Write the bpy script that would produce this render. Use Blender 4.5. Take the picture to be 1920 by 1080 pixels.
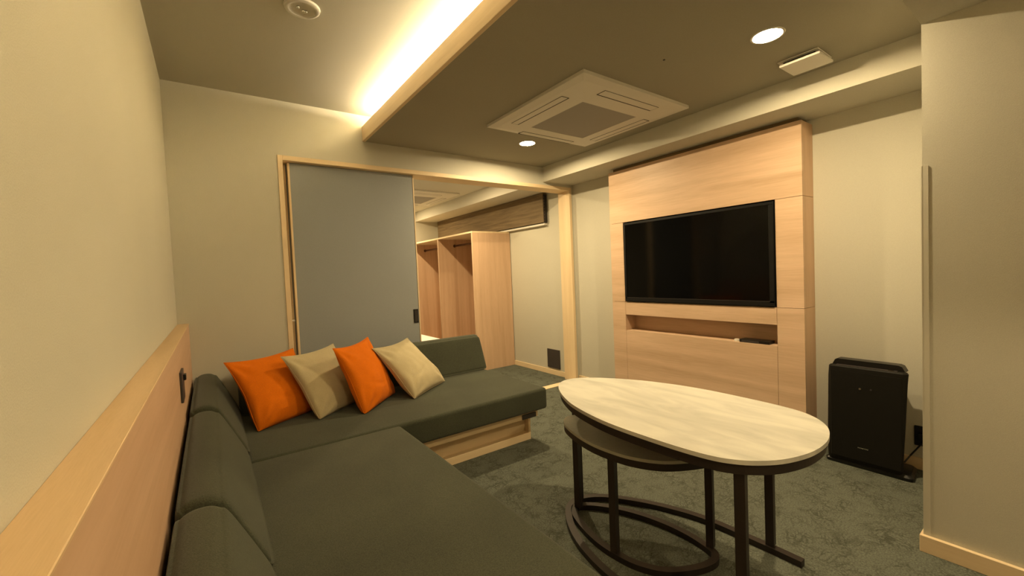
import bpy, bmesh, math, random
from mathutils import Vector, Matrix, noise
random.seed(4)
for o in list(bpy.data.objects): bpy.data.objects.remove(o)
SC = bpy.context.scene
COL = SC.collection

# ------------------------------------------------------------------ camera
cam_d = bpy.data.cameras.new('camera'); cam = bpy.data.objects.new('camera', cam_d); COL.objects.link(cam)
YAW, PIT, ROL = .6220, .0366, -.0426
fw = Vector((math.sin(YAW)*math.cos(PIT), math.cos(YAW)*math.cos(PIT), -math.sin(PIT)))
rt = Vector((math.cos(YAW), -math.sin(YAW), 0)); up = rt.cross(fw)
rt2 = rt*math.cos(ROL)+up*math.sin(ROL); up2 = -rt*math.sin(ROL)+up*math.cos(ROL)
m = Matrix((rt2, up2, -fw)).transposed().to_4x4(); m.translation = Vector((.1706, 0, 1.16))
cam.matrix_world = m
cam_d.sensor_width = 36; cam_d.lens = 787.786/1920*36; cam_d.clip_start = .02
SC.camera = cam
# ------------------------------------------------------------------ world and exposure
w = bpy.data.worlds.new('world'); SC.world = w; w.use_nodes = True
w.node_tree.nodes['Background'].inputs[0].default_value = (1, .8, .5, 1)
w.node_tree.nodes['Background'].inputs[1].default_value = .0
vs = SC.view_settings; vs.view_transform = 'Standard'; vs.look = 'None'; vs.gamma = 1; vs.use_curve_mapping = False
vs.exposure = 1.15
# ------------------------------------------------------------------ lamps
WARM = (1, .765, .425)
def spot(x, y, z, power, deg=150, blend=.6, r=.04, col=WARM):
    l = bpy.data.lights.new('downlight_lamp', 'SPOT'); l.energy = power; l.color = col
    l.spot_size = math.radians(deg); l.spot_blend = blend; l.shadow_soft_size = r
    o = bpy.data.objects.new('downlight_lamp', l); COL.objects.link(o); o.location = (x, y, z)
    return o
def disk(x, y, z, power, r, col=WARM):
    l = bpy.data.lights.new('downlight_lamp', 'AREA'); l.shape = 'DISK'; l.size = 2*r; l.energy = power; l.color = col
    o = bpy.data.objects.new('downlight_lamp', l); COL.objects.link(o); o.location = (x, y, z)
    return o
def area(name, loc, sx, sy, power, rot, col=WARM):
    l = bpy.data.lights.new(name, 'AREA'); l.shape = 'RECTANGLE'; l.size = sx; l.size_y = sy; l.energy = power; l.color = col
    o = bpy.data.objects.new(name, l); COL.objects.link(o); o.location = loc; o.rotation_euler = rot
    return o
DL = [(2.252, 2.615), (2.252, .864)]            # living room downlights seen in the photo
FILL_BACK = [(.80, -.95)]                       # unseen lamp added behind the viewer to brighten the left side
DL2 = [(2.18, 3.95), (2.18, 5.90)]  # bedroom downlights
H1, H2, H3 = 2.357, 2.169, 2.025
for x, y in DL: disk(x+.020, y, H2+.0005, 12.0, .022)
for x, y in FILL_BACK: disk(x, y, H1-.004, 12, .046)
for x, y in DL2: disk(x, y, H2-.004, 13.5, .03)
area('cove_lamp', (1.262, .48, 2.260), .02, 5.1, 9, (0, math.radians(135), 0), (1, .84, .58))
area('cove_lamp', (1.250, .45, 2.300), .02, 5.1, 86, (math.pi, 0, 0), (1, .80, .50))

# ------------------------------------------------------------------ materials
def nt(name):
    m = bpy.data.materials.new(name); m.use_nodes = True
    n = m.node_tree; b = n.nodes['Principled BSDF']; return m, n, b
def N(n, t, **k):
    x = n.nodes.new(t)
    for a, v in k.items(): setattr(x, a, v)
    return x
def plain(name, col, rough=.5, metal=0, spec=.5, emit=None, es=0, coat=0):
    m, n, b = nt(name)
    b.inputs['Base Color'].default_value = (*col, 1); b.inputs['Roughness'].default_value = rough
    b.inputs['Metallic'].default_value = metal; b.inputs['Specular IOR Level'].default_value = spec
    b.inputs['Coat Weight'].default_value = coat
    if emit: b.inputs['Emission Color'].default_value = (*emit, 1); b.inputs['Emission Strength'].default_value = es
    # very fine surface unevenness
    tx = N(n, 'ShaderNodeTexNoise'); tx.inputs['Scale'].default_value = 180
    bp = N(n, 'ShaderNodeBump'); bp.inputs['Strength'].default_value = .04; bp.inputs['Distance'].default_value = .002
    n.links.new(tx.outputs['Fac'], bp.inputs['Height']); n.links.new(bp.outputs['Normal'], b.inputs['Normal'])
    return m
def fabric(name, col, var=.12, scale=900, rough=.95, bump=.35, sheen=.3, big=3.0, wx=1, wy=1):
    m, n, b = nt(name); L = n.links.new
    tc = N(n, 'ShaderNodeTexCoord'); 
    a = N(n, 'ShaderNodeTexNoise'); a.inputs['Scale'].default_value = scale; a.inputs['Detail'].default_value = 3
    mp = N(n, 'ShaderNodeMapping'); mp.inputs['Scale'].default_value = (wx, wy, 1)
    L(tc.outputs['Object'], mp.inputs['Vector']); L(mp.outputs['Vector'], a.inputs['Vector'])
    c = N(n, 'ShaderNodeTexNoise'); c.inputs['Scale'].default_value = big; c.inputs['Detail'].default_value = 4
    L(tc.outputs['Object'], c.inputs['Vector'])
    r = N(n, 'ShaderNodeValToRGB'); r.color_ramp.elements[0].position = .3; r.color_ramp.elements[1].position = .7
    r.color_ramp.elements[0].color = (*[x*(1-var) for x in col], 1); r.color_ramp.elements[1].color = (*[min(1, x*(1+var)) for x in col], 1)
    L(a.outputs['Fac'], r.inputs['Fac'])
    mx = N(n, 'ShaderNodeMix', data_type='RGBA', blend_type='MULTIPLY'); mx.inputs[0].default_value = 1
    r2 = N(n, 'ShaderNodeValToRGB'); r2.color_ramp.elements[0].position = .35; r2.color_ramp.elements[1].position = .65
    r2.color_ramp.elements[0].color = (1-var*.6,)*3+(1,); r2.color_ramp.elements[1].color = (1, 1, 1, 1)
    L(c.outputs['Fac'], r2.inputs['Fac']); L(r.outputs['Color'], mx.inputs[6]); L(r2.outputs['Color'], mx.inputs[7])
    L(mx.outputs[2], b.inputs['Base Color'])
    bp = N(n, 'ShaderNodeBump'); bp.inputs['Strength'].default_value = bump; bp.inputs['Distance'].default_value = .0015
    L(a.outputs['Fac'], bp.inputs['Height']); L(bp.outputs['Normal'], b.inputs['Normal'])
    b.inputs['Roughness'].default_value = rough; b.inputs['Sheen Weight'].default_value = sheen; b.inputs['Specular IOR Level'].default_value = .2
    return m
def wood(name, col, dark, axis='Y', rough=.45, scale=1.0, plank=0.0, contrast=1.0, fine=1.0):
    """grain runs along axis; optional plank strips of slightly different tone"""
    m, n, b = nt(name); L = n.links.new
    tc = N(n, 'ShaderNodeTexCoord'); mp = N(n, 'ShaderNodeMapping')
    s = {'X': (.5, 9, 9), 'Y': (9, .5, 9), 'Z': (9, 9, .5)}[axis]
    mp.inputs['Scale'].default_value = [v*scale for v in s]
    L(tc.outputs['Object'], mp.inputs['Vector'])
    a = N(n, 'ShaderNodeTexNoise'); a.inputs['Scale'].default_value = 1.6; a.inputs['Detail'].default_value = 6; a.inputs['Distortion'].default_value = .6
    L(mp.outputs['Vector'], a.inputs['Vector'])
    f = N(n, 'ShaderNodeTexNoise'); f.inputs['Scale'].default_value = 22*fine; f.inputs['Detail'].default_value = 3
    L(mp.outputs['Vector'], f.inputs['Vector'])
    ad = N(n, 'ShaderNodeMath', operation='MULTIPLY_ADD'); ad.inputs[1].default_value = .35
    L(f.outputs['Fac'], ad.inputs[0]); L(a.outputs['Fac'], ad.inputs[2])
    r = N(n, 'ShaderNodeValToRGB'); r.color_ramp.elements[0].position = .45-.0; r.color_ramp.elements[1].position = .85
    mid = [(p+q)/2 for p, q in zip(col, dark)]
    r.color_ramp.elements[0].color = (*[m_+(d_-m_)*contrast for m_, d_ in zip(mid, dark)], 1)
    r.color_ramp.elements[1].color = (*[m_+(d_-m_)*contrast for m_, d_ in zip(mid, col)], 1)
    L(ad.outputs[0], r.inputs['Fac'])
    out = r.outputs['Color']
    if plank:
        sp = N(n, 'ShaderNodeSeparateXYZ'); L(tc.outputs['Object'], sp.inputs[0])
        cb = N(n, 'ShaderNodeMath', operation='ADD'); 
        if axis == 'Z': L(sp.outputs['X'], cb.inputs[0]); L(sp.outputs['Y'], cb.inputs[1])
        else: L(sp.outputs['Z'], cb.inputs[0]); cb.inputs[1].default_value = 3.3
        dv = N(n, 'ShaderNodeMath', operation='DIVIDE'); dv.inputs[1].default_value = plank; L(cb.outputs[0], dv.inputs[0])
        fl = N(n, 'ShaderNodeMath', operation='FLOOR'); L(dv.outputs[0], fl.inputs[0])
        wn = N(n, 'ShaderNodeTexWhiteNoise', noise_dimensions='1D'); L(fl.outputs[0], wn.inputs['W'])
        r3 = N(n, 'ShaderNodeValToRGB'); r3.color_ramp.elements[0].color = (.80, .76, .72, 1); r3.color_ramp.elements[1].color = (1.0, 1.0, 1.0, 1)
        L(wn.outputs['Value'], r3.inputs['Fac'])
        mx = N(n, 'ShaderNodeMix', data_type='RGBA', blend_type='MULTIPLY'); mx.inputs[0].default_value = .8
        L(out, mx.inputs[6]); L(r3.outputs['Color'], mx.inputs[7]); out = mx.outputs[2]
    L(out, b.inputs['Base Color']); b.inputs['Roughness'].default_value = rough; b.inputs['Specular IOR Level'].default_value = .35
    bp = N(n, 'ShaderNodeBump'); bp.inputs['Strength'].default_value = .12; bp.inputs['Distance'].default_value = .001
    L(f.outputs['Fac'], bp.inputs['Height']); L(bp.outputs['Normal'], b.inputs['Normal'])
    return m
def carpet_mat():
    m, n, b = nt('carpet'); L = n.links.new
    tc = N(n, 'ShaderNodeTexCoord')
    wn = N(n, 'ShaderNodeTexNoise'); wn.inputs['Scale'].default_value = 7; wn.inputs['Detail'].default_value = 4
    L(tc.outputs['Object'], wn.inputs['Vector'])
    vm = N(n, 'ShaderNodeVectorMath', operation='MULTIPLY_ADD'); vm.inputs[1].default_value = (.16, .16, .0)
    L(wn.outputs['Color'], vm.inputs[0]); L(tc.outputs['Object'], vm.inputs[2])
    def crack(scale, w0, w1):
        v = N(n, 'ShaderNodeTexVoronoi', feature='DISTANCE_TO_EDGE'); v.inputs['Scale'].default_value = scale
        L(vm.outputs[0], v.inputs['Vector'])
        r = N(n, 'ShaderNodeValToRGB'); r.color_ramp.elements[0].position = w0; r.color_ramp.elements[1].position = w1
        L(v.outputs['Distance'], r.inputs['Fac']); return r.outputs['Color']
    c1 = crack(14, .0, .075); c2 = crack(36, .0, .10)
    mul = N(n, 'ShaderNodeMath', operation='MULTIPLY'); L(c1, mul.inputs[0]); L(c2, mul.inputs[1])
    ms = N(n, 'ShaderNodeTexNoise'); ms.inputs['Scale'].default_value = 9; ms.inputs['Detail'].default_value = 5; L(tc.outputs['Object'], ms.inputs['Vector'])
    rm = N(n, 'ShaderNodeValToRGB'); rm.color_ramp.elements[0].position = .40; rm.color_ramp.elements[1].position = .62
    L(ms.outputs['Fac'], rm.inputs['Fac'])
    mx0 = N(n, 'ShaderNodeMix', data_type='FLOAT'); mx0.inputs[3].default_value = 1.0
    L(rm.outputs['Color'], mx0.inputs[0]); L(mul.outputs[0], mx0.inputs[2])
    mx0.inputs[0].default_value = .5
    col = N(n, 'ShaderNodeMix', data_type='RGBA'); col.inputs[6].default_value = (.070, .074, .058, 1); col.inputs[7].default_value = (.128, .137, .113, 1)
    L(mx0.outputs[0], col.inputs[0])
    fn = N(n, 'ShaderNodeTexNoise'); fn.inputs['Scale'].default_value = 160; fn.inputs['Detail'].default_value = 3; L(tc.outputs['Object'], fn.inputs['Vector'])
    rf = N(n, 'ShaderNodeValToRGB'); rf.color_ramp.elements[0].position = .3; rf.color_ramp.elements[0].color = (.6, .6, .6, 1); rf.color_ramp.elements[1].position = .72; rf.color_ramp.elements[1].color = (1.25, 1.25, 1.2, 1)
    L(fn.outputs['Fac'], rf.inputs['Fac'])
    m2 = N(n, 'ShaderNodeMix', data_type='RGBA', blend_type='MULTIPLY'); m2.inputs[0].default_value = 1
    L(col.outputs[2], m2.inputs[6]); L(rf.outputs['Color'], m2.inputs[7])
    L(m2.outputs[2], b.inputs['Base Color']); b.inputs['Roughness'].default_value = 1; b.inputs['Specular IOR Level'].default_value = .1
    bp = N(n, 'ShaderNodeBump'); bp.inputs['Strength'].default_value = .8; bp.inputs['Distance'].default_value = .004
    L(fn.outputs['Fac'], bp.inputs['Height']); L(bp.outputs['Normal'], b.inputs['Normal'])
    return m
def stone_mat():
    m, n, b = nt('pale_stone'); L = n.links.new
    tc = N(n, 'ShaderNodeTexCoord'); mp = N(n, 'ShaderNodeMapping'); mp.inputs['Scale'].default_value = (9, 2.6, 1); mp.inputs['Rotation'].default_value = (0, 0, -.55)
    L(tc.outputs['Object'], mp.inputs['Vector'])
    a = N(n, 'ShaderNodeTexNoise'); a.inputs['Scale'].default_value = 1.3; a.inputs['Detail'].default_value = 7; a.inputs['Distortion'].default_value = .9
    L(mp.outputs['Vector'], a.inputs['Vector'])
    r = N(n, 'ShaderNodeValToRGB'); e = r.color_ramp.elements; e[0].position = .32; e[0].color = (.46, .45, .39, 1); e[1].position = .66; e[1].color = (.61, .59, .51, 1)
    x = r.color_ramp.elements.new(.50); x.color = (.54, .52, .455, 1)
    L(a.outputs['Fac'], r.inputs['Fac']); L(r.outputs['Color'], b.inputs['Base Color']); b.inputs['Roughness'].default_value = .5
    b.inputs['Specular IOR Level'].default_value = .3
    return m
M = {}
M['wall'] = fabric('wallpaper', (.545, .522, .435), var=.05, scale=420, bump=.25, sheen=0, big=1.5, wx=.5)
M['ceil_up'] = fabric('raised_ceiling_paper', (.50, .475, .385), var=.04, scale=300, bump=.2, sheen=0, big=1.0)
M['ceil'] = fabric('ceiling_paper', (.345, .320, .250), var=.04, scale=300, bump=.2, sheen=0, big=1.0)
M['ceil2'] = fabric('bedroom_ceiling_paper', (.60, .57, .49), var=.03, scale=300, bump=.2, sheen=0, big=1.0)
M['carpet'] = carpet_mat()
M['frame'] = wood('ash_wood', (.80, .635, .41), (.70, .53, .32), 'Z', rough=.5)
M['frame_y'] = wood('ash_wood_along', (.80, .635, .41), (.70, .53, .32), 'Y', rough=.5)
M['frame_x'] = wood('ash_wood_across', (.80, .635, .41), (.70, .53, .32), 'X', rough=.5)
M['maple_y'] = wood('maple_laminate', (.66, .465, .32), (.50, .34, .215), 'Y', rough=.45, scale=.6, contrast=1.1)
M['maple_z'] = wood('maple_laminate_upright', (.70, .49, .33), (.58, .385, .245), 'Z', rough=.5, plank=.16)
M['dado'] = wood('pink_oak', (.62, .41, .27), (.52, .33, .205), 'Y', rough=.55, scale=.7)
M['ledge'] = wood('golden_oak', (.66, .475, .28), (.54, .375, .20), 'Y', rough=.5, fine=2.2)
M['sofa'] = fabric('olive_wool', (.053, .057, .036), var=.34, scale=330, bump=.6, sheen=.10, big=3)
M['orange'] = fabric('orange_linen', (.64, .146, .0015), var=.14, scale=420, bump=.3, sheen=.02, big=6)
M['beige'] = fabric('beige_linen', (.46, .385, .23), var=.12, scale=420, bump=.3, sheen=.15, big=6)
M['door'] = fabric('grey_panel_paper', (.30, .315, .315), var=.05, scale=350, bump=.15, sheen=0, big=2)
M['black'] = plain('black_plastic', (.006, .0055, .005), .35)
M['purifier'] = plain('dark_brown_plastic', (.006, .005, .003), .6, spec=.25)
M['darkplate'] = plain('dark_grey_plastic', (.045, .038, .036), .4)
M['metal'] = plain('dark_bronze_steel', (.028, .020, .016), .5, .3)
M['screen'] = plain('black_glass', (.0015, .0015, .0015), .06, spec=.16)
M['bezel'] = plain('bezel_black', (.004, .004, .004), .45, spec=.3)
M['white'] = plain('white_plastic', (.66, .63, .56), .5)
M['grille'] = plain('grey_mesh', (.34, .32, .29), .8)
M['shadowgap'] = plain('dark_gap', (.03, .025, .02), .9)
M['stone'] = stone_mat()
M['lens'] = plain('lamp_lens', (1, 1, 1), .4, emit=(1, .86, .6), es=40)
M['led'] = plain('led_tape', (1, 1, 1), .4, emit=(1, .85, .58), es=6)
M['sheet'] = fabric('white_sheet', (.80, .78, .74), var=.03, scale=500, bump=.2, sheen=0, big=3)
M['guard'] = plain('corner_guard', (.56, .53, .44), .35)
M['greystone'] = fabric('grey_laminate', (.40, .40, .33), var=.05, scale=60, rough=.5, bump=.05, sheen=0)
M['chrome'] = plain('chrome', (.7, .7, .68), .15, 1)
M['blind'] = wood('brown_blind', (.20, .145, .080), (.11, .076, .040), 'Y', rough=.8, scale=3.0, contrast=1.0, fine=2)
M['rod'] = plain('brown_steel', (.10, .045, .025), .4, .6)

# ------------------------------------------------------------------ mesh helpers
def box(bm, x0, x1, y0, y1, z0, z1, bev=0, seg=1):
    r = bmesh.ops.create_cube(bm, size=1)
    vs_ = r['verts']
    for v in vs_:
        v.co = Vector((x0+(x1-x0)*(v.co.x+.5), y0+(y1-y0)*(v.co.y+.5), z0+(z1-z0)*(v.co.z+.5)))
    if bev:
        es = list({e for v in vs_ for e in v.link_edges})
        bmesh.ops.bevel(bm, geom=es, offset=bev, segments=seg, affect='EDGES', profile=.5)
def prism(bm, pts, z0, z1, bev=0, seg=2):
    """vertical prism from a 2D outline (counter-clockwise)"""
    lo = [bm.verts.new((p[0], p[1], z0)) for p in pts]; hi = [bm.verts.new((p[0], p[1], z1)) for p in pts]
    fs = [bm.faces.new(list(reversed(lo))), bm.faces.new(hi)]
    k = len(pts)
    for i in range(k): fs.append(bm.faces.new((lo[i], lo[(i+1) % k], hi[(i+1) % k], hi[i])))
    if bev:
        es = [e for f in fs[:2] for e in f.edges]
        bmesh.ops.bevel(bm, geom=es, offset=bev, segments=seg, affect='EDGES', profile=.5)
def cyl(bm, x, y, z0, z1, r, seg=32, r1=None):
    r1 = r if r1 is None else r1
    lo = [bm.verts.new((x+r*math.cos(t), y+r*math.sin(t), z0)) for t in [2*math.pi*i/seg for i in range(seg)]]
    hi = [bm.verts.new((x+r1*math.cos(t), y+r1*math.sin(t), z1)) for t in [2*math.pi*i/seg for i in range(seg)]]
    bm.faces.new(list(reversed(lo))); bm.faces.new(hi)
    for i in range(seg): bm.faces.new((lo[i], lo[(i+1) % seg], hi[(i+1) % seg], hi[i]))
def lathe(bm, x, y, prof, seg=40, close=False):
    rings = [[bm.verts.new((x+r*math.cos(2*math.pi*i/seg), y+r*math.sin(2*math.pi*i/seg), z)) for i in range(seg)] for r, z in prof]
    for a, b in zip(rings, rings[1:] + ([rings[0]] if close else [])):
        for i in range(seg): bm.faces.new((a[i], a[(i+1) % seg], b[(i+1) % seg], b[i]))
def tube(bm, p0, p1, r, seg=12):
    p0 = Vector(p0); p1 = Vector(p1); d = (p1-p0).normalized(); a = d.orthogonal().normalized(); b = d.cross(a)
    A = [bm.verts.new(p0+a*r*math.cos(2*math.pi*i/seg)+b*r*math.sin(2*math.pi*i/seg)) for i in range(seg)]
    B = [bm.verts.new(p1+a*r*math.cos(2*math.pi*i/seg)+b*r*math.sin(2*math.pi*i/seg)) for i in range(seg)]
    bm.faces.new(list(reversed(A))); bm.faces.new(B)
    for i in range(seg): bm.faces.new((A[i], A[(i+1) % seg], B[(i+1) % seg], B[i]))
def obj(name, bm, mat, parent=None, smooth=False, org=None):
    bmesh.ops.recalc_face_normals(bm, faces=bm.faces)
    if org is not None or parent is not None:
        off = Vector(org) if org is not None else parent_world(parent)
        bmesh.ops.translate(bm, verts=bm.verts, vec=-off)
    me = bpy.data.meshes.new(name); bm.to_mesh(me); bm.free()
    me.materials.append(M[mat] if isinstance(mat, str) else mat)
    if smooth:
        for p in me.polygons: p.use_smooth = True
        try: me.set_sharp_from_angle(angle=math.radians(40))
        except Exception: pass
    o = bpy.data.objects.new(name, me); COL.objects.link(o)
    if parent is not None: o.parent = parent
    elif org is not None: o.location = org
    return o
def parent_world(p):
    v = Vector(p.location)
    while p.parent: p = p.parent; v += Vector(p.location)
    return v
def tag(o, label=None, cat=None, group=None, kind=None):
    if label: o['label'] = label
    if cat: o['category'] = cat
    if group: o['group'] = group
    if kind: o['kind'] = kind
    return o
def thing(name, loc, label, cat, group=None):
    o = bpy.data.objects.new(name, None); COL.objects.link(o); o.location = loc; o.empty_display_size = .1
    return tag(o, label, cat, group)
def B(name, mat, *boxes, parent=None, bev=0, seg=1, smooth=False):
    bm = bmesh.new()
    for b in boxes: box(bm, *b, bev=bev, seg=seg)
    return obj(name, bm, mat, parent, smooth)
def ST(name, mat, *boxes, parent=None, **k):
    o = B(name, mat, *boxes, parent=parent, **k); tag(o, kind='structure'); return o

# ------------------------------------------------------------------ the setting
W, D, YB, YF = 3.245, 3.15, -2.2, 6.29       # right wall, partition, wall behind viewer, far bedroom wall
DW = .12                                     # partition thickness
FX, FT, BX = 1.135, 2.274, 2.853             # cove fascia, its top, beam
KX, KY = 2.385, .39                          # projecting wall at the right
ST('floor', 'carpet', (0, W, YB, YF, -.1, 0))
ST('wall_left', 'wall', (-.1, 0, YB, YF, 0, 2.6))
# partition with opening
ST('wall_back', 'wall', (0, .574, D, D+DW, 0, 2.6), (.574, 3.2226, D, D+DW, 2.0, 2.6), (3.2226, W, D, D+DW, 0, 2.6))
ST('wall_right', 'wall', (W, W+.1, YB, YF, 0, 2.6))
ST('wall_front', 'wall', (0, W, YB-.1, YB, 0, 2.6))
ST('wall_bedroom_far', 'wall', (0, W, YF, YF+.1, 0, 2.6))
ST('wall_right_projecting', 'wall', (KX+.007, W, YB, KY, 0, H3))
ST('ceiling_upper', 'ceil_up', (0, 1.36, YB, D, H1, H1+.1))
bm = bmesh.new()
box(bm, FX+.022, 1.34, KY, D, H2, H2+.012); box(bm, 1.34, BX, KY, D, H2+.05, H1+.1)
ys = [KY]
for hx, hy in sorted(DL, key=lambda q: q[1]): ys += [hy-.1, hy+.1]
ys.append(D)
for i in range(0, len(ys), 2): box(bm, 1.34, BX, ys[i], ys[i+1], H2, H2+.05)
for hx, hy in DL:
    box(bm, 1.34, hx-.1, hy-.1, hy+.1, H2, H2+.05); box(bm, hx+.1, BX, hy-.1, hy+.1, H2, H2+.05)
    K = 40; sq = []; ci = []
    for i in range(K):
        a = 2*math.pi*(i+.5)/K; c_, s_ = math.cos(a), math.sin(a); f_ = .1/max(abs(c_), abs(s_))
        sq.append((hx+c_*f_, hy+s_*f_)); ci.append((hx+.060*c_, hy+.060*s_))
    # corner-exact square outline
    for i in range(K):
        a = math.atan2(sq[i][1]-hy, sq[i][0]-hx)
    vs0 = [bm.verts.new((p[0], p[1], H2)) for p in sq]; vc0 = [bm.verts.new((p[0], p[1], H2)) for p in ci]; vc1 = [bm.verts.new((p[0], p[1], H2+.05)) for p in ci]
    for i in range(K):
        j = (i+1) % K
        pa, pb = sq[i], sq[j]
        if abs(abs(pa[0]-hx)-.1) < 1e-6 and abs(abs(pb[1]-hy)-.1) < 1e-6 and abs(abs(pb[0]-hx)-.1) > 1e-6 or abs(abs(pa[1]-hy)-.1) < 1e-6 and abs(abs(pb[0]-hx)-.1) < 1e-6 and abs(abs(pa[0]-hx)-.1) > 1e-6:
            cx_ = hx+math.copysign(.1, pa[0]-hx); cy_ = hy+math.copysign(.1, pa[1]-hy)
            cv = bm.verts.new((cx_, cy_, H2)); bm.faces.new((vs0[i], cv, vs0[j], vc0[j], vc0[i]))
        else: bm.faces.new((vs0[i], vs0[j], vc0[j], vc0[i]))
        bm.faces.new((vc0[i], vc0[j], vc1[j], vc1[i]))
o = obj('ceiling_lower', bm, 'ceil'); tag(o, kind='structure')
ST('ceiling_bulkhead', 'wall', (1.34, W, YB, KY, H3, H1+.1), (FX+.022, 1.34, YB, KY, H3, H2+.012))
ST('ceiling_beam', 'wall', (BX, W, KY, D, H3, H1+.1))
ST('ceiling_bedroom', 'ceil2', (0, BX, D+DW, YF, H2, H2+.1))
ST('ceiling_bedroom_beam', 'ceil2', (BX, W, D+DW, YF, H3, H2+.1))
ST('trim_cove_fascia', 'frame_y', (FX, FX+.022, YB, D, H2-.002, FT), bev=.0015)
# skirting
ST('baseboard_right', 'frame_y', (W-.012, W, KY, 1.031, 0, .062), (W-.012, W, 2.52, D-.005, 0, .062), bev=.001)
ST('baseboard_right_projecting', 'frame_y', (KX-.010, KX+.007, YB, KY+.012, 0, .066), (KX+.007, W, KY, KY+.012, 0, .066), bev=.0015)
ST('baseboard_bedroom_right', 'frame_y', (W-.012, W, D+.165, 4.278, 0, .055), bev=.001)
ST('baseboard_back', 'frame_x', (.06, .574, D-.012, D, 0, .066), bev=.001)
ST('trim_corner_guard', 'guard', (KX+.0045, KX+.007, KY-.017, KY+.003, .066, 1.497), (KX+.004, KX+.03, KY, KY+.003, .066, 1.497))
# dado on the left wall
ST('trim_dado', 'dado', (0, .054, YB, D, 0, .934))
ST('trim_dado_ledge', 'ledge', (0, .0557, YB, D, .934, .939), bev=.001)
# door frame (opening between the rooms)
fy0, fy1 = D-.005, D+.165
ST('trim_door_frame', 'frame', (.574, .604, fy0, fy1, 0, 2.0), (3.192, 3.2226, fy0, fy1, 0, 2.0), bev=.0015)
ST('trim_door_header', 'frame_x', (.604, 3.192, fy0, fy1, 1.968, 2.0), bev=.0015)
ST('trim_threshold', 'frame_x', (.604, 3.192, D, D+.085, 0, .005), bev=.001)

# sliding door leaf, with an added light-blocking leaf behind it
def leaf(n, x0, x1, y0, y1):
    d = B(n, 'door', (x0+.012, x1-.012, y0, y1, .01, 1.966))
    tag(d, kind='structure')
    B('edge_strip', 'frame', (x0, x0+.012, y0-.001, y1+.001, .01, 1.966), parent=d)
    B('edge_strip', 'frame', (x1-.008, x1, y0-.001, y1+.001, .01, 1.966), parent=d)
    return d
d1 = leaf('door_1', .638, 1.536, D+.045, D+.075)
B('door_pull', 'black', (1.480, 1.520, D+.041, D+.0455, .79, .90), parent=d1, bev=.001)
bm = bmesh.new(); box(bm, 1.488, 1.512, D+.0385, D+.0415, .80, .89)
tag(obj('pull_recess', bm, 'shadowgap', d1.children[-1]))
d2 = leaf('door_light_block', .620, 1.50, D+.100, D+.130)  # added rear leaf, keeps bedroom light out of the gap by the jamb
B('door_catch', 'white', (.604, .624, D+.020, D+.040, .893, .903), parent=d1, bev=.001)

# ------------------------------------------------------------------ downlights and ceiling fittings
def downlight(x, y, z, label, group):
    t = thing('downlight', (x, y, z), label, 'ceiling light', group)
    bm = bmesh.new(); lathe(bm, x, y, [(.0590, z+.001), (.0590, z-.003), (.066, z-.003), (.068, z-.0002)])
    obj('trim_ring', bm, 'white', t, True)
    bm = bmesh.new(); lathe(bm, x, y, [(.0588, z-.0005), (.0565, z+.007)])
    obj('reflector', bm, 'white', t, True)
    bm = bmesh.new(); cyl(bm, x, y, z+.005, z+.008, .0565)
    obj('lens', bm, 'lens', t)
for (x, y), l in zip(DL, ['lit round downlight in the ceiling near the doorway corner of the air conditioner', 'large lit round downlight in the ceiling beside the square vent']):
    downlight(x, y, H2, l, 'round downlights')
# unlit fitting in the upper ceiling
x, y = .565, 2.035
t = thing('ceiling_sensor', (x, y, H1), 'unlit round recessed fitting in the raised ceiling above the sofa', 'ceiling sensor')
bm = bmesh.new(); lathe(bm, x, y, [(.052, H1-.001), (.054, H1-.010), (.062, H1-.012), (.071, H1-.008), (.073, H1)])
obj('rim', bm, 'white', t, True)
bm = bmesh.new(); lathe(bm, x, y, [(.053, H1-.009), (.045, H1-.004), (.018, H1-.002), (.0002, H1-.002)]); obj('face', bm, 'guard', t, True)
for dx, dy in ((-.018, -.006), (.006, .012), (.016, .012)):
    bm = bmesh.new(); bmesh.ops.create_icosphere(bm, subdivisions=2, radius=.007, matrix=Matrix.Translation((x+dx, y+dy, H1-.006))); obj('lens_bead', bm, 'chrome', t, True)

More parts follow.
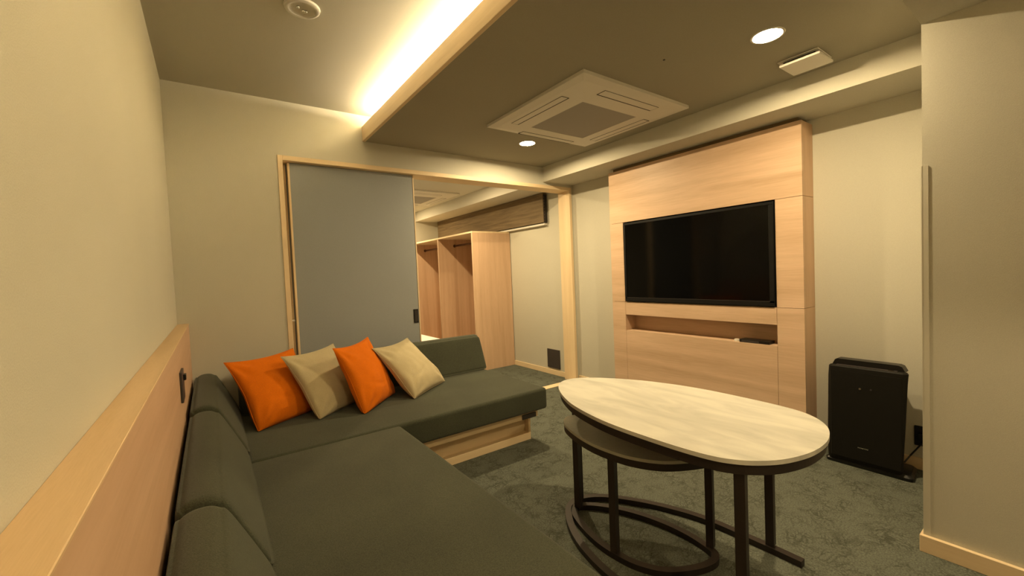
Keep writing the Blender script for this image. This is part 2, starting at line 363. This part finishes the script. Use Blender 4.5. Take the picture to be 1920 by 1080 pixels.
def cassette(x0, x1, y0, y1, z, label):
    t = thing('air_conditioner', ((x0+x1)/2, (y0+y1)/2, z), label, 'air conditioner')
    zb = z-.026
    bm = bmesh.new()
    # sloped rim panel with openings: outer edge thin at ceiling, flat face at zb
    gx0, gx1, gy0, gy1 = x0+.25, x1-.195, y0+.255, y1-.165
    gx0, gx1, gy0, gy1 = (x0+x1)/2-.245+.027, (x0+x1)/2+.245+.027, (y0+y1)/2-.245+.045, (y0+y1)/2+.245+.045
    o = [(x0, y0), (x1, y0), (x1, y1), (x0, y1)]; s = .05
    i1 = [(x0+s, y0+s), (x1-s, y0+s), (x1-s, y1-s), (x0+s, y1-s)]
    g = [(gx0, gy0), (gx1, gy0), (gx1, gy1), (gx0, gy1)]
    rings = [[bm.verts.new((p[0], p[1], zz)) for p in pts] for pts, zz in ((o, z), (o, z-.018), (i1, zb), (g, zb), (g, z-.012))]
    for a, b in zip(rings, rings[1:]):
        for i in range(4): bm.faces.new((a[i], a[(i+1) % 4], b[(i+1) % 4], b[i]))
    obj('panel', bm, 'white', t)
    B('intake_grille', 'grille', (gx0+.001, gx1-.001, gy0+.001, gy1-.001, z-.02, zb+.001), parent=t)
    for lx0, lx1, ly0, ly1 in ((gx0-.165, gx0-.107, gy0, gy1), (gx0-.005, gx1-.01, gy0-.178, gy0-.112), (gx1+.080, gx1+.140, gy0, gy1), (gx0, gx1, gy1+.090, gy1+.145)):
        B('louvre_slot', 'shadowgap', (lx0, lx1, ly0, ly1, zb-.0012, zb+.004), parent=t)
        l = t.children[-1]
        bm = bmesh.new(); e = .009
        if ly1-ly0 > lx1-lx0: box(bm, lx0+.0025, lx1-e, ly0+.004, ly1-.004, zb-.0020, zb-.0012)
        else: box(bm, lx0+.004, lx1-.004, ly0+.0025, ly1-e, zb-.0020, zb-.0012)
        obj('louvre', bm, 'white', l)
    return t
cassette(1.755, 2.690, 1.512, 2.420, H2, 'white square ceiling cassette air conditioner in the living room ceiling')
cassette(1.815, 2.735, 4.600, 5.530, H2, 'white ceiling cassette air conditioner in the bedroom beyond the doorway')
# small screw cap left in the ceiling
bm = bmesh.new(); lathe(bm, 2.035, 1.242, [(.0002, H2-.004), (.005, H2-.003), (.006, H2)], 16)
tag(obj('screw_cap', bm, 'darkplate', None, True), 'tiny dark screw cap in the plain ceiling between air conditioner and round light', 'screw cap')
# square vent
t = thing('ceiling_vent', (2.66, .87, H2), 'small white square vent cover dropped below the ceiling beside the large downlight', 'vent')
B('collar', 'shadowgap', (2.595, 2.735, .797, .935, H2-.022, H2), parent=t)
B('ceiling_flange', 'white', (2.572, 2.752, .777, .955, H2-.006, H2), parent=t, bev=.002)
B('cover_plate', 'white', (2.566, 2.74, .768, .943, H2-.034, H2-.022), parent=t, bev=.003, seg=2)
# led tape in the cove
led = B('led_tape', 'led', (1.236, 1.264, YB+.4, D-.05, H2+.110, H2+.125)); tag(led, 'glowing warm light strip hidden behind the wooden cove board', 'light strip')

# ------------------------------------------------------------------ tv wall panelling
TX, PY0, PY1, PZ = 3.075, 1.031, 2.520, 1.995
ty0, ty1, tz0, tz1 = 1.183, 2.378, .867, 1.548
nz0, nz1 = .621, .757
t = thing('media_wall_panel', ((TX+W)/2, 1.78, 0), 'tall pale maple wall unit framing the television, with a long open slot', 'wall unit')
g = .0012; th = .02
B('board', 'maple_y', (TX, TX+th, PY0, PY1, tz1+g, PZ), parent=t)
B('board', 'maple_y', (TX, TX+th, PY0, ty0-g, tz0+g, tz1-g), parent=t)
B('board', 'maple_y', (TX, TX+th, ty1+g, PY1, tz0+g, tz1-g), parent=t)
B('board', 'maple_y', (TX, TX+th, PY0, ty0-g, 0, tz0-g), parent=t)
B('board', 'maple_y', (TX, TX+th, ty1+g, PY1, 0, tz0-g), parent=t)
B('rail_board', 'maple_y', (TX, TX+th, ty0+g, ty1-g, nz1, tz0), parent=t)
B('lower_board', 'maple_y', (TX, TX+th, ty0+g, ty1-g, 0, nz0), parent=t)
B('side_panel', 'maple_z', (TX+.0005, W-.002, PY0+.0005, PY0+th, 0, tz0-g), (TX+.0005, W-.002, PY0+.0005, PY0+th, tz0+g, tz1-g), (TX+.0005, W-.002, PY0+.0005, PY0+th, tz1+g, PZ-.001), parent=t)
B('side_panel', 'maple_z', (TX+.0005, W-.002, PY1-th, PY1-.0005, 0, PZ-.001), parent=t)
B('slot_lining', 'maple_y', (TX+th, W-.03, ty0-.015, ty1+.015, nz0-.015, nz0), (TX+th, W-.03, ty0-.015, ty1+.015, nz1, nz1+.015), (TX+th, W-.03, ty0-.015, ty0, nz0, nz1), (TX+th, W-.03, ty1, ty1+.015, nz0, nz1), (W-.045, W-.03, ty0-.015, ty1+.015, nz0-.015, nz1+.015), parent=t)
B('top_board', 'maple_y', (TX+th, W-.002, PY0+th, PY1-th, PZ-.02, PZ-.001), parent=t)
B('shadow_gap_strip', 'blind', (TX+.03, W-.01, PY0+.03, PY1-.03, PZ, H3-.001), parent=t)
B('backing', 'shadowgap', (TX+.062, TX+.07, ty0-.01, ty1+.01, tz0+.001, tz1+.01), parent=t)
# television
t = thing('television', (TX, 1.78, tz0), 'large black flat screen television set into the maple wall unit', 'television')
B('housing', 'bezel', (TX-.004, TX+.055, ty0+.008, ty1-.008, tz0+.006, tz1-.008), parent=t, bev=.003, seg=2)
hs = t.children[-1]
e = .026
B('bezel', 'bezel', (TX-.010, TX-.004, ty0+.010, ty1-.010, tz1-.010-e+.01, tz1-.010), (TX-.010, TX-.004, ty0+.010, ty1-.010, tz0+.008, tz0+.008+e+.006), (TX-.010, TX-.004, ty0+.010, ty0+.010+e, tz0+.03, tz1-.03), (TX-.010, TX-.004, ty1-.010-e+.008, ty1-.010, tz0+.03, tz1-.03), parent=t)
B('screen', 'screen', (TX-.0065, TX-.0035, ty0+.030, ty1-.024, tz0+.036, tz1-.024), parent=t)
B('inner_rim', 'darkplate', (TX-.0108, TX-.010, ty0+.034, ty1-.028, tz0+.038, tz0+.0405), parent=t)
# set-top box in the slot
t = thing('media_box', (3.13, 1.34, nz0), 'flat black media box lying in the slot under the television', 'media box')
B('case', 'black', (3.085, 3.165, 1.235, 1.425, nz0, nz0+.020), parent=t, bev=.002, seg=2)
B('button_panel', 'darkplate', (3.0835, 3.085, 1.30, 1.41, nz0+.004, nz0+.015), parent=t)
bm = bmesh.new(); cyl(bm, 3.115, 1.455, nz0, nz0+.012, .018, 24); cyl(bm, 3.115, 1.455, nz0+.012, nz0+.014, .014, 24)
tag(obj('receiver_puck', bm, 'white', None, True), 'tiny white puck beside the flat black box in the slot', 'receiver')

# ------------------------------------------------------------------ switch plate, outlets
t = thing('wall_outlet', (.056, 2.12, .77), 'dark grey outlet plate on the wooden dado above the sofa', 'outlet')
B('plate', 'darkplate', (.054, .063, 2.065, 2.185, .708, .828), parent=t, bev=.003, seg=2)
B('switch_rocker', 'black', (.063, .072, 2.13, 2.165, .785, .808), parent=t, bev=.002)
t = thing('wall_outlet', (W, 3.54, .17), 'square dark outlet plate low on the bedroom wall beside the door frame', 'outlet')
B('plate', 'darkplate', (W-.012, W, 3.435, 3.64, .075, .285), parent=t, bev=.003, seg=2)
t = thing('wall_outlet', (W, .53, .18), 'black outlet plate low on the wall behind the air purifier', 'outlet')
B('plate', 'black', (W-.010, W, .475, .577, .130, .238), parent=t, bev=.003, seg=2)
B('socket_block', 'bezel', (W-.035, W-.010, .485, .560, .145, .200), parent=t, bev=.004, seg=2)

# ------------------------------------------------------------------ air purifier
t = thing('air_purifier', (3.08, .73, 0), 'dark upright air purifier standing on the carpet in the corner', 'air purifier')
def ring_pts(x0, x1, y0, y1, tap, r=.02, k=4):
    pts = []
    cs = [((x0+r, y0+r), math.pi), ((x1-r, y0+tap+r), 1.5*math.pi), ((x1-r, y1-tap-r), 0), ((x0+r, y1-r), .5*math.pi)]
    for (cx, cy), a0 in cs:
        for i in range(k+1):
            a = a0+.5*math.pi*i/k; pts.append((cx+r*math.cos(a), cy+r*math.sin(a)))
    return pts
def loft(bm, rings):
    R = [[bm.verts.new(p) for p in r] for r in rings]
    k = len(R[0])
    for a, b in zip(R, R[1:]):
        for i in range(k): bm.faces.new((a[i], a[(i+1) % k], b[(i+1) % k], b[i]))
    bm.faces.new(list(reversed(R[0]))); bm.faces.new(R[-1])
bm = bmesh.new(); rs = []
for z, x0, x1, y0, y1 in ((.028, 3.012, 3.17, .583, .905), (.10, 3.008, 3.17, .578, .906), (.30, 3.006, 3.165, .568, .902), (.50, 3.006, 3.16, .560, .898), (.556, 3.008, 3.16, .556, .895), (.562, 3.014, 3.155, .562, .889)):
    rs.append([(px, py, z) for px, py in ring_pts(x0, x1, y0, y1, .07)])
loft(bm, rs); obj('body', bm, 'purifier', t, True)
bm = bmesh.new(); rs = []
for z, x0, x1, y0, y1 in ((0, 3.02, 3.20, .545, .915), (.018, 3.016, 3.20, .54, .918), (.03, 3.024, 3.19, .552, .906)):
    rs.append([(px, py, z) for px, py in ring_pts(x0, x1, y0, y1, .015)])
loft(bm, rs); obj('foot_base', bm, 'black', t, True)
bm = bmesh.new()
for z, x0, x1, y0, y1 in ():
    pass
prism(bm, [(3.0025, .585), (3.006, .580), (3.006, .885), (3.0025, .880)], .05, .535); obj('front_panel', bm, 'purifier', t)
fp = t.children[-1]
for yy, zz, rr, mt in ((.748, .449, .0055, 'chrome'), (.702, .452, .004, 'darkplate')):
    bm = bmesh.new(); tube(bm, (2.998, yy, zz), (3.004, yy, zz), rr, 16); obj('indicator', bm, mt, fp, True)
bm = bmesh.new()
for i in range(7): box(bm, 3.0012, 3.0026, .716+.0068*i, .7205+.0068*i, .119, .1245)
obj('maker_badge', bm, 'chrome', fp)
bm = bmesh.new()
prism(bm, [(y, z) for y, z in ((.572, .560), (.885, .560), (.872, .588), (.862, .594), (.600, .592), (.585, .586))], 0, .06)
for v in bm.verts: v.co = Vector((3.045+v.co.z, v.co.x, v.co.y))
obj('top_handle', bm, 'black', t)
B('control_strip', 'darkplate', (3.016, 3.040, .60, .86, .562, .565), parent=t)
bm = bmesh.new(); box(bm, 3.016, 3.028, .612, .636, .565, .567); obj('control_key', bm, 'chrome', t.children[-1])
# cord
bm = bmesh.new(); pts = [(3.15, .60, .05), (3.19, .585, .08), (3.20, .55, .14), (3.205, .53, .17)]
for a, b in zip(pts, pts[1:]): tube(bm, a, b, .004, 8)
obj('power_cord', bm, 'black', t, True)

# ------------------------------------------------------------------ sofa
def pad(name, x0, x1, y0, y1, z0, z1, parent, r=.035, mat='sofa', crown=.006):
    """upholstered block: rounded edges, slightly crowned top"""
    bm = bmesh.new(); box(bm, x0, x1, y0, y1, z0, z1, r, 5)
    bmesh.ops.triangulate(bm, faces=[])
    for v in bm.verts: pass
    o = obj(name, bm, mat, parent, True); return o
def base(parent, x0, x1, y0, y1, front, z=.235):
    pass
SB = .235; SZ = .378
# rear daybed along the back
t = thing('daybed', (1.1, 2.6, 0), 'long dark olive sofa bench on a slatted pale wood base below the doorway', 'sofa')
bx0, bx1, by0, by1 = .29, 1.925, 2.292, 3.06
B('base_box', 'frame_x', (bx0, bx1-.02, by0+.045, by1, .0, .178), parent=t)
B('bottom_rail', 'frame_x', (bx0, bx1-.003, by0, by0+.05, 0, .048), parent=t, bev=.001)
B('platform', 'frame_x', (bx0, 1.935, 2.222, by1, .178, .231), parent=t, bev=.0015)
B('end_panel', 'frame_y', (bx1-.019, bx1, by0+.003, by1, 0, .178), parent=t, bev=.001)
B('link_bracket', 'darkplate', (1.80, 1.915, 2.214, 2.2215, .180, .212), parent=t, bev=.0015)
pad('seat_cushion', .265, 1.975, 2.158, 3.125, SB, SZ, t, .022)
# chaise
t = thing('chaise', (.6, .9, 0), 'wide dark olive sofa seat reaching from the corner towards the viewer', 'sofa')
B('base_box', 'frame_y', (.29, .85, -.75, 2.10, 0, .232), parent=t)
pad('seat_cushion', .245, .948, -.85, 2.150, SB-.002, SZ+.003, t, .022)

def bolster(axis, a0, a1, label, off, ridge, group, front=.212):
    """wedge backrest lying against a wall; profile measured from the wall"""
    z0 = SZ+.001
    prof = [(.008, z0+.012), (.020, z0), (front-.012, z0), (front, z0+.012), (front-.012, z0+.05), (.125, ridge-.035), (.102, ridge-.010), (.078, ridge+.002), (.045, ridge+.002), (.022, ridge-.010), (.008, ridge-.035)]
    # densify by Catmull-Rom for a soft section
    k = len(prof); P = []
    for i in range(k):
        p0, p1, p2, p3 = (Vector(prof[(i+j-1) % k]) for j in range(4))
        n = 5
        for s in range(n):
            u = s/n
            P.append(.5*((2*p1)+(-p0+p2)*u+(2*p0-5*p1+4*p2-p3)*u*u+(-p0+3*p1-3*p2+p3)*u**3))
    c = sum(P, Vector((0, 0)))/len(P)
    bm = bmesh.new(); L = a1-a0
    st = [(0, .80), (.003, .90), (.009, .96), (.018, .99), (.03, 1.0)]
    for i in range(1, 12): st.append((L*i/12 if .04 < L*i/12 < L-.04 else .03, 1.0+.006*math.sin(math.pi*i/12)))
    st += [(L-.03, 1.0), (L-.018, .99), (L-.009, .96), (L-.003, .90), (L, .80)]
    rings = []
    for d, s in st:
        ring = []
        for p in P:
            q = c+(p-c)*s if s < 1 else c+(p-c)*s
            if axis == 'Y': ring.append((off+q.x, a0+d, max(q.y, z0)))
            else: ring.append((a0+d, off-q.x, max(q.y, z0)))
        rings.append(ring)
    loft(bm, rings)
    org = (off+.1, (a0+a1)/2, z0) if axis == 'Y' else ((a0+a1)/2, off-.1, z0)
    o = obj('backrest_cushion', bm, 'sofa', None, True, org)
    return tag(o, label, 'backrest cushion', group)
G = 'olive wedge backrest cushions'
bolster('Y', .355, 1.302, 'olive wedge backrest on the left, nearest to the viewer', .058, .612, G, .207)
bolster('Y', 1.312, 2.256, 'middle olive wedge backrest along the wooden dado', .058, .618, G, .210)
bolster('Y', 2.266, 3.130, 'olive wedge backrest along the dado, reaching into the far corner', .058, .630, G, .214)
bolster('X', .275, 1.120, 'olive wedge backrest behind the orange and beige cushions', D-.008, .648, G)
bolster('X', 1.128, 1.985, 'olive wedge backrest at the open right end of the sofa, in front of the doorway', D-.008, .648, G)

# scatter cushions
def pillow(cx, cy, cz, yaw, lean, size, mat, label, seed, thick=.142, roll=0):
    n = 44; bm = bmesh.new()
    def P(u, v, side):
        # pincushion outline
        pin = .10 if v > 0 else .10-.06*min(1, -v*1.5)
        x = u*(1-pin*(1-v*v)*abs(u)**1.5); y = v*(1-pin*(1-u*u)*abs(v)**1.5)
        h = max(0, (1-u**2))**.45*max(0, (1-v**2))**.45
        sag = 1-.30*v
        nz = noise.noise(Vector((u*1.6+seed, v*1.6, side*3+seed)))*.16+noise.noise(Vector((u*4.5, v*4.5+seed, side)))*.05
        d = h*thick*.5*sag*(1+nz)
        # soft creases running in from the corners and one across the lower half
        for k_, (cu, cv) in enumerate(((-1, -1), (1, -1), (-1, 1), (1, 1))):
            a_ = math.atan2(v-cv, u-cu); rr = math.hypot(u-cu, v-cv)
            d -= thick*.035*math.exp(-(rr-.45)**2/.06)*math.cos(a_*9+seed+k_)*min(1, h*2)
        d -= thick*.05*math.exp(-((v+.35+.12*math.sin(u*3+seed))/.05)**2)*max(0, 1-abs(u-.1*side)*1.6)*min(1, h*2)
        s = size*.5*1.03
        return Vector((x*s, side*d-(0), y*s))
    grid = {}
    for side in (-1, 1):
        for i in range(n+1):
            for j in range(n+1):
                u = -1+2*i/n; v = -1+2*j/n
                u = math.sin(u*math.pi/2)*.35+u*.65; v = math.sin(v*math.pi/2)*.35+v*.65
                if side == 1 and (i in (0, n) or j in (0, n)): grid[side, i, j] = grid[-1, i, j]; continue
                grid[side, i, j] = bm.verts.new(P(u, v, side))
    for side in (-1, 1):
        for i in range(n):
            for j in range(n):
                q = [grid[side, i, j], grid[side, i+1, j], grid[side, i+1, j+1], grid[side, i, j+1]]
                bm.faces.new(q if side == -1 else list(reversed(q)))
    R = Matrix.Rotation(yaw, 4, 'Z') @ Matrix.Rotation(-lean, 4, 'X') @ Matrix.Rotation(roll, 4, 'Y')
    MW = Matrix.Translation((cx, cy, cz)) @ R; MI = MW.inverted()
    for v_ in bm.verts:                      # the lower edge flattens where it rests on the seat
        q_ = MW @ v_.co
        if q_.z < .3815: v_.co = MI @ Vector((q_.x, q_.y, .3815+.12*(q_.z-.3815)*0))
    bmesh.ops.recalc_face_normals(bm, faces=bm.faces)
    me = bpy.data.meshes.new('cushion'); bm.to_mesh(me); bm.free(); me.materials.append(M[mat])
    for p in me.polygons: p.use_smooth = True
    o = bpy.data.objects.new('cushion', me); COL.objects.link(o)
    o.matrix_world = Matrix.Translation((cx, cy, cz)) @ R
    # seam piping
    ed = []
    for i in range(n): ed.append((i, 0))
    for j in range(n): ed.append((n, j))
    for i in range(n, 0, -1): ed.append((i, n))
    for j in range(n, 0, -1): ed.append((0, j))
    bm = bmesh.new(); k = 6; rings = []
    pts = []
    for i, j in ed:
        u = -1+2*i/n; v = -1+2*j/n
        u = math.sin(u*math.pi/2)*.35+u*.65; v = math.sin(v*math.pi/2)*.35+v*.65
        pp = P(u, v, 0); q_ = MW @ pp
        if q_.z < .3835: pp = MI @ Vector((q_.x, q_.y, .3835))
        pts.append(pp)
    for a, p in enumerate(pts):
        d = (pts[(a+1) % len(pts)]-pts[a-1]).normalized(); sd = d.cross(Vector((0, 1, 0))).normalized()
        rings.append([bm.verts.new(p+(sd*math.cos(2*math.pi*q/k)+Vector((0, 1, 0))*math.sin(2*math.pi*q/k))*.0022) for q in range(k)])
    for a in range(len(rings)):
        A = rings[a]; Bq = rings[(a+1) % len(rings)]
        for q in range(k): bm.faces.new((A[q], A[(q+1) % k], Bq[(q+1) % k], Bq[q]))
    bmesh.ops.recalc_face_normals(bm, faces=bm.faces)
    me = bpy.data.meshes.new('seam'); bm.to_mesh(me); bm.free(); me.materials.append(M[mat])
    for p in me.polygons: p.use_smooth = True
    s = bpy.data.objects.new('seam', me); COL.objects.link(s); s.parent = o
    return tag(o, label, 'cushion', 'square scatter cushions')
pillow(.457, 2.792, .553, .555, .591, .425, 'orange', 'orange square cushion in the sofa corner, leftmost of the row', 1.3)
pillow(.728, 2.785, .551, .660, .610, .425, 'beige', 'beige square cushion standing between the two orange cushions', 7.1)
pillow(.939, 2.685, .566, .817, .417, .420, 'orange', 'orange square cushion between the two beige cushions', 13.7)
pillow(1.274, 2.791, .540, .654, .743, .425, 'beige', 'beige square cushion at the right end of the cushion row', 21.9)

# ------------------------------------------------------------------ nesting tables
def smooth_closed(pts, n=8):
    k = len(pts); out = []
    for i in range(k):
        p0, p1, p2, p3 = (Vector(pts[(i+j-1) % k]) for j in range(4))
        for s in range(n):
            u = s/n
            out.append(.5*((2*p1)+(-p0+p2)*u+(2*p0-5*p1+4*p2-p3)*u*u+(-p0+3*p1-3*p2+p3)*u**3))
    return out
def smooth_open(pts, n=8):
    pts = [Vector(p) for p in pts]; pts = [2*pts[0]-pts[1]]+pts+[2*pts[-1]-pts[-2]]; out = []
    for i in range(1, len(pts)-2):
        p0, p1, p2, p3 = pts[i-1:i+3]
        for s in range(n):
            u = s/n
            out.append(.5*((2*p1)+(-p0+p2)*u+(2*p0-5*p1+4*p2-p3)*u*u+(-p0+3*p1-3*p2+p3)*u**3))
    out.append(pts[-2]); return out
def inset(pts, d):
    k = len(pts); out = []
    for i in range(k):
        t_ = (pts[(i+1) % k]-pts[i-1]).normalized(); out.append(pts[i]+Vector((-t_.y, t_.x))*d)
    return out
def bar(bm, pts, w, z0, z1, closed):
    """flat bar following a 2D path"""
    k = len(pts); rings = []
    for i in range(k):
        a = pts[i-1] if (closed or i) else pts[i]; b = pts[(i+1) % k] if (closed or i < k-1) else pts[i]
        t_ = (b-a).normalized(); nn = Vector((-t_.y, t_.x))
        p, q = pts[i]+nn*w/2, pts[i]-nn*w/2
        rings.append([bm.verts.new((p.x, p.y, z0)), bm.verts.new((q.x, q.y, z0)), bm.verts.new((q.x, q.y, z1)), bm.verts.new((p.x, p.y, z1))])
    for i in range(k if closed else k-1):
        A = rings[i]; C_ = rings[(i+1) % k]
        for s in range(4): bm.faces.new((A[s], A[(s+1) % 4], C_[(s+1) % 4], C_[s]))
    if not closed: bm.faces.new(rings[0]); bm.faces.new(list(reversed(rings[-1])))
def leg(bm, x, y, z0, z1, w, ang):
    c, s = math.cos(ang), math.sin(ang); h = w/2
    prism(bm, [(x+c*a-s*b, y+s*a+c*b) for a, b in ((-h, -h), (h, -h), (h, h), (-h, h))], z0, z1)
XC = 1.638
prof = [(1.593, 0), (1.568, .075), (1.500, .142), (1.400, .207), (1.265, .268), (1.070, .312), (.875, .319), (.690, .306), (.595, .268), (.528, .192), (.492, .095), (.482, 0)]
out = [Vector((XC+wd, y)) for y, wd in reversed(prof)] + [Vector((XC-wd, y)) for y, wd in prof[1:-1]]
OUT = smooth_closed(out, 6)
TT = .597
t = thing('coffee_table', (XC, 1.04, 0), 'larger coffee table with pale marbled egg-shaped top and dark steel frame', 'coffee table')
bm = bmesh.new(); prism(bm, OUT, TT-.014, TT, .0025); obj('tabletop', bm, 'stone', t, True)
AP = inset(OUT, .006)
bm = bmesh.new(); bar(bm, inset(OUT, .014), .012, TT-.046, TT-.0142, True); obj('apron', bm, 'metal', t)
bm = bmesh.new(); prism(bm, inset(OUT, .022), TT-.020, TT-.0142); obj('underside_panel', bm, 'metal', t)
ringm = smooth_open([(1.935, .645), (1.932, .80), (1.918, 1.02), (1.865, 1.19), (1.79, 1.335), (1.70, 1.452), (1.60, 1.503), (1.51, 1.475), (1.42, 1.365), (1.355, 1.22), (1.322, 1.05), (1.325, .86), (1.35, .75), (1.40, .62), (1.46, .53)], 8)
bm = bmesh.new(); bar(bm, ringm, .030, 0, .024, False); obj('floor_ring', bm, 'metal', t)
for x, y, a in ((1.945, .762, .15), (1.406, .610, .2), (1.604, 1.500, .0)):
    bm = bmesh.new(); leg(bm, x, y, .0235, TT-.021, .030, a); obj('leg', bm, 'metal', t)
# smaller table nested underneath
IT = .452
ECX, ECY = 1.59, 1.165
rin = smooth_closed([Vector(p) for p in ((1.753, .900), (1.770, 1.0), (1.764, 1.115), (1.735, 1.236), (1.683, 1.350), (1.615, 1.440), (1.547, 1.480), (1.485, 1.430), (1.441, 1.322), (1.416, 1.203), (1.418, 1.095), (1.438, 1.009), (1.490, .927), (1.585, .866), (1.673, .842), (1.728, .858))], 5)
t = thing('coffee_table', (ECX, ECY, 0), 'smaller lower oval table tucked under the marbled table', 'coffee table')
o_ = inset(rin, -.020)
bm = bmesh.new(); prism(bm, o_, IT-.012, IT, .002); obj('tabletop', bm, 'greystone', t, True)
bm = bmesh.new(); bar(bm, inset(o_, .008), .012, IT-.040, IT-.0122, True); obj('apron', bm, 'metal', t)
bm = bmesh.new(); bar(bm, inset(rin, .014), .028, 0, .024, True); obj('floor_ring', bm, 'metal', t)
for px, py in ((1.432, 1.125), (1.752, .905), (1.548, 1.448)):
    bm = bmesh.new(); leg(bm, px, py, .0235, IT-.0125, .028, .24); obj('leg', bm, 'metal', t)

# ------------------------------------------------------------------ bedroom
wx, wy0, wy1, wz = 2.695, 4.280, 6.20, 1.668
t = thing('wardrobe', (2.97, 5.2, 0), 'open-fronted maple wardrobe against the bedroom wall, seen through the doorway', 'wardrobe')
B('side_panel', 'maple_z', (wx, W-.008, wy0, wy0+.025, 0, wz-.02), parent=t, bev=.0008)
B('side_panel', 'maple_z', (wx, W-.008, wy1-.025, wy1, 0, wz-.02), parent=t, bev=.0008)
B('divider', 'maple_z', (wx+.004, W-.03, 5.195, 5.218, .08, wz-.02), parent=t)
B('top_panel', 'frame_y', (wx, W-.008, wy0, wy1, wz-.02, wz), parent=t, bev=.0008)
B('bottom_panel', 'maple_y', (wx+.004, W-.03, wy0+.025, wy1-.025, .06, .08), (wx+.03, wx+.05, wy0+.025, wy1-.025, 0, .06), parent=t)
B('back_panel', 'maple_z', (W-.03, W-.015, wy0+.025, wy1-.025, .06, wz-.02), parent=t)
for a, b in ((wy0+.026, 5.194), (5.219, wy1-.026)):
    bm = bmesh.new(); tube(bm, (2.945, a, 1.560), (2.945, b, 1.560), .013, 14); obj('hanging_rail', bm, 'rod', t, True)
    for q in (a, b):
        bm = bmesh.new(); tube(bm, (2.945, q-.0 if q == a else q-.008, 1.560), (2.945, q+.008 if q == a else q, 1.560), .020, 14)
        obj('rail_flange', bm, 'rod', t.children[-1] if t.children[-1].name.startswith('hanging_rail') else [c for c in t.children if c.name.startswith('hanging_rail')][-1], True)
# roman blind
t = thing('roman_blind', (W, 4.87, 1.68), 'raised brown woven blind high on the bedroom wall above the wardrobe', 'blind')
bm = bmesh.new()
for i in range(6):
    z1 = 2.005-.012*i; z0 = 1.70-.004*i
    box(bm, 3.190+.007*i, 3.195+.007*i, 3.56, 6.19, z0+.006*i, z1, .001)
obj('folds', bm, 'blind', t)
B('head_rail', 'blind', (3.190, W, 3.56, 6.19, 2.005, 2.02), parent=t)
B('end_edge', 'shadowgap', (3.196, 3.238, 3.552, 3.560, 1.70, 2.005), parent=t)
for i in range(9): B('cord_loop', 'rod', (3.192, 3.200, 3.545, 3.552, 1.715+.032*i, 1.722+.032*i), parent=t)
B('bottom_bar', 'white', (3.200, W, 3.56, 6.19, 1.6695, 1.690), parent=t, bev=.002)
# bed
t = thing('bed', (1.55, 4.9, 0), 'white made bed in the bedroom, its corner showing past the sliding door', 'bed')
B('bed_base', 'frame_y', (.95, 2.20, 3.95, 5.95, .0, .22), parent=t)
pad('mattress', .92, 2.235, 3.92, 5.97, .22, .425, t, .03, 'sheet')
pad('duvet', .90, 2.250, 3.90, 5.55, .36, .455, t, .03, 'sheet')
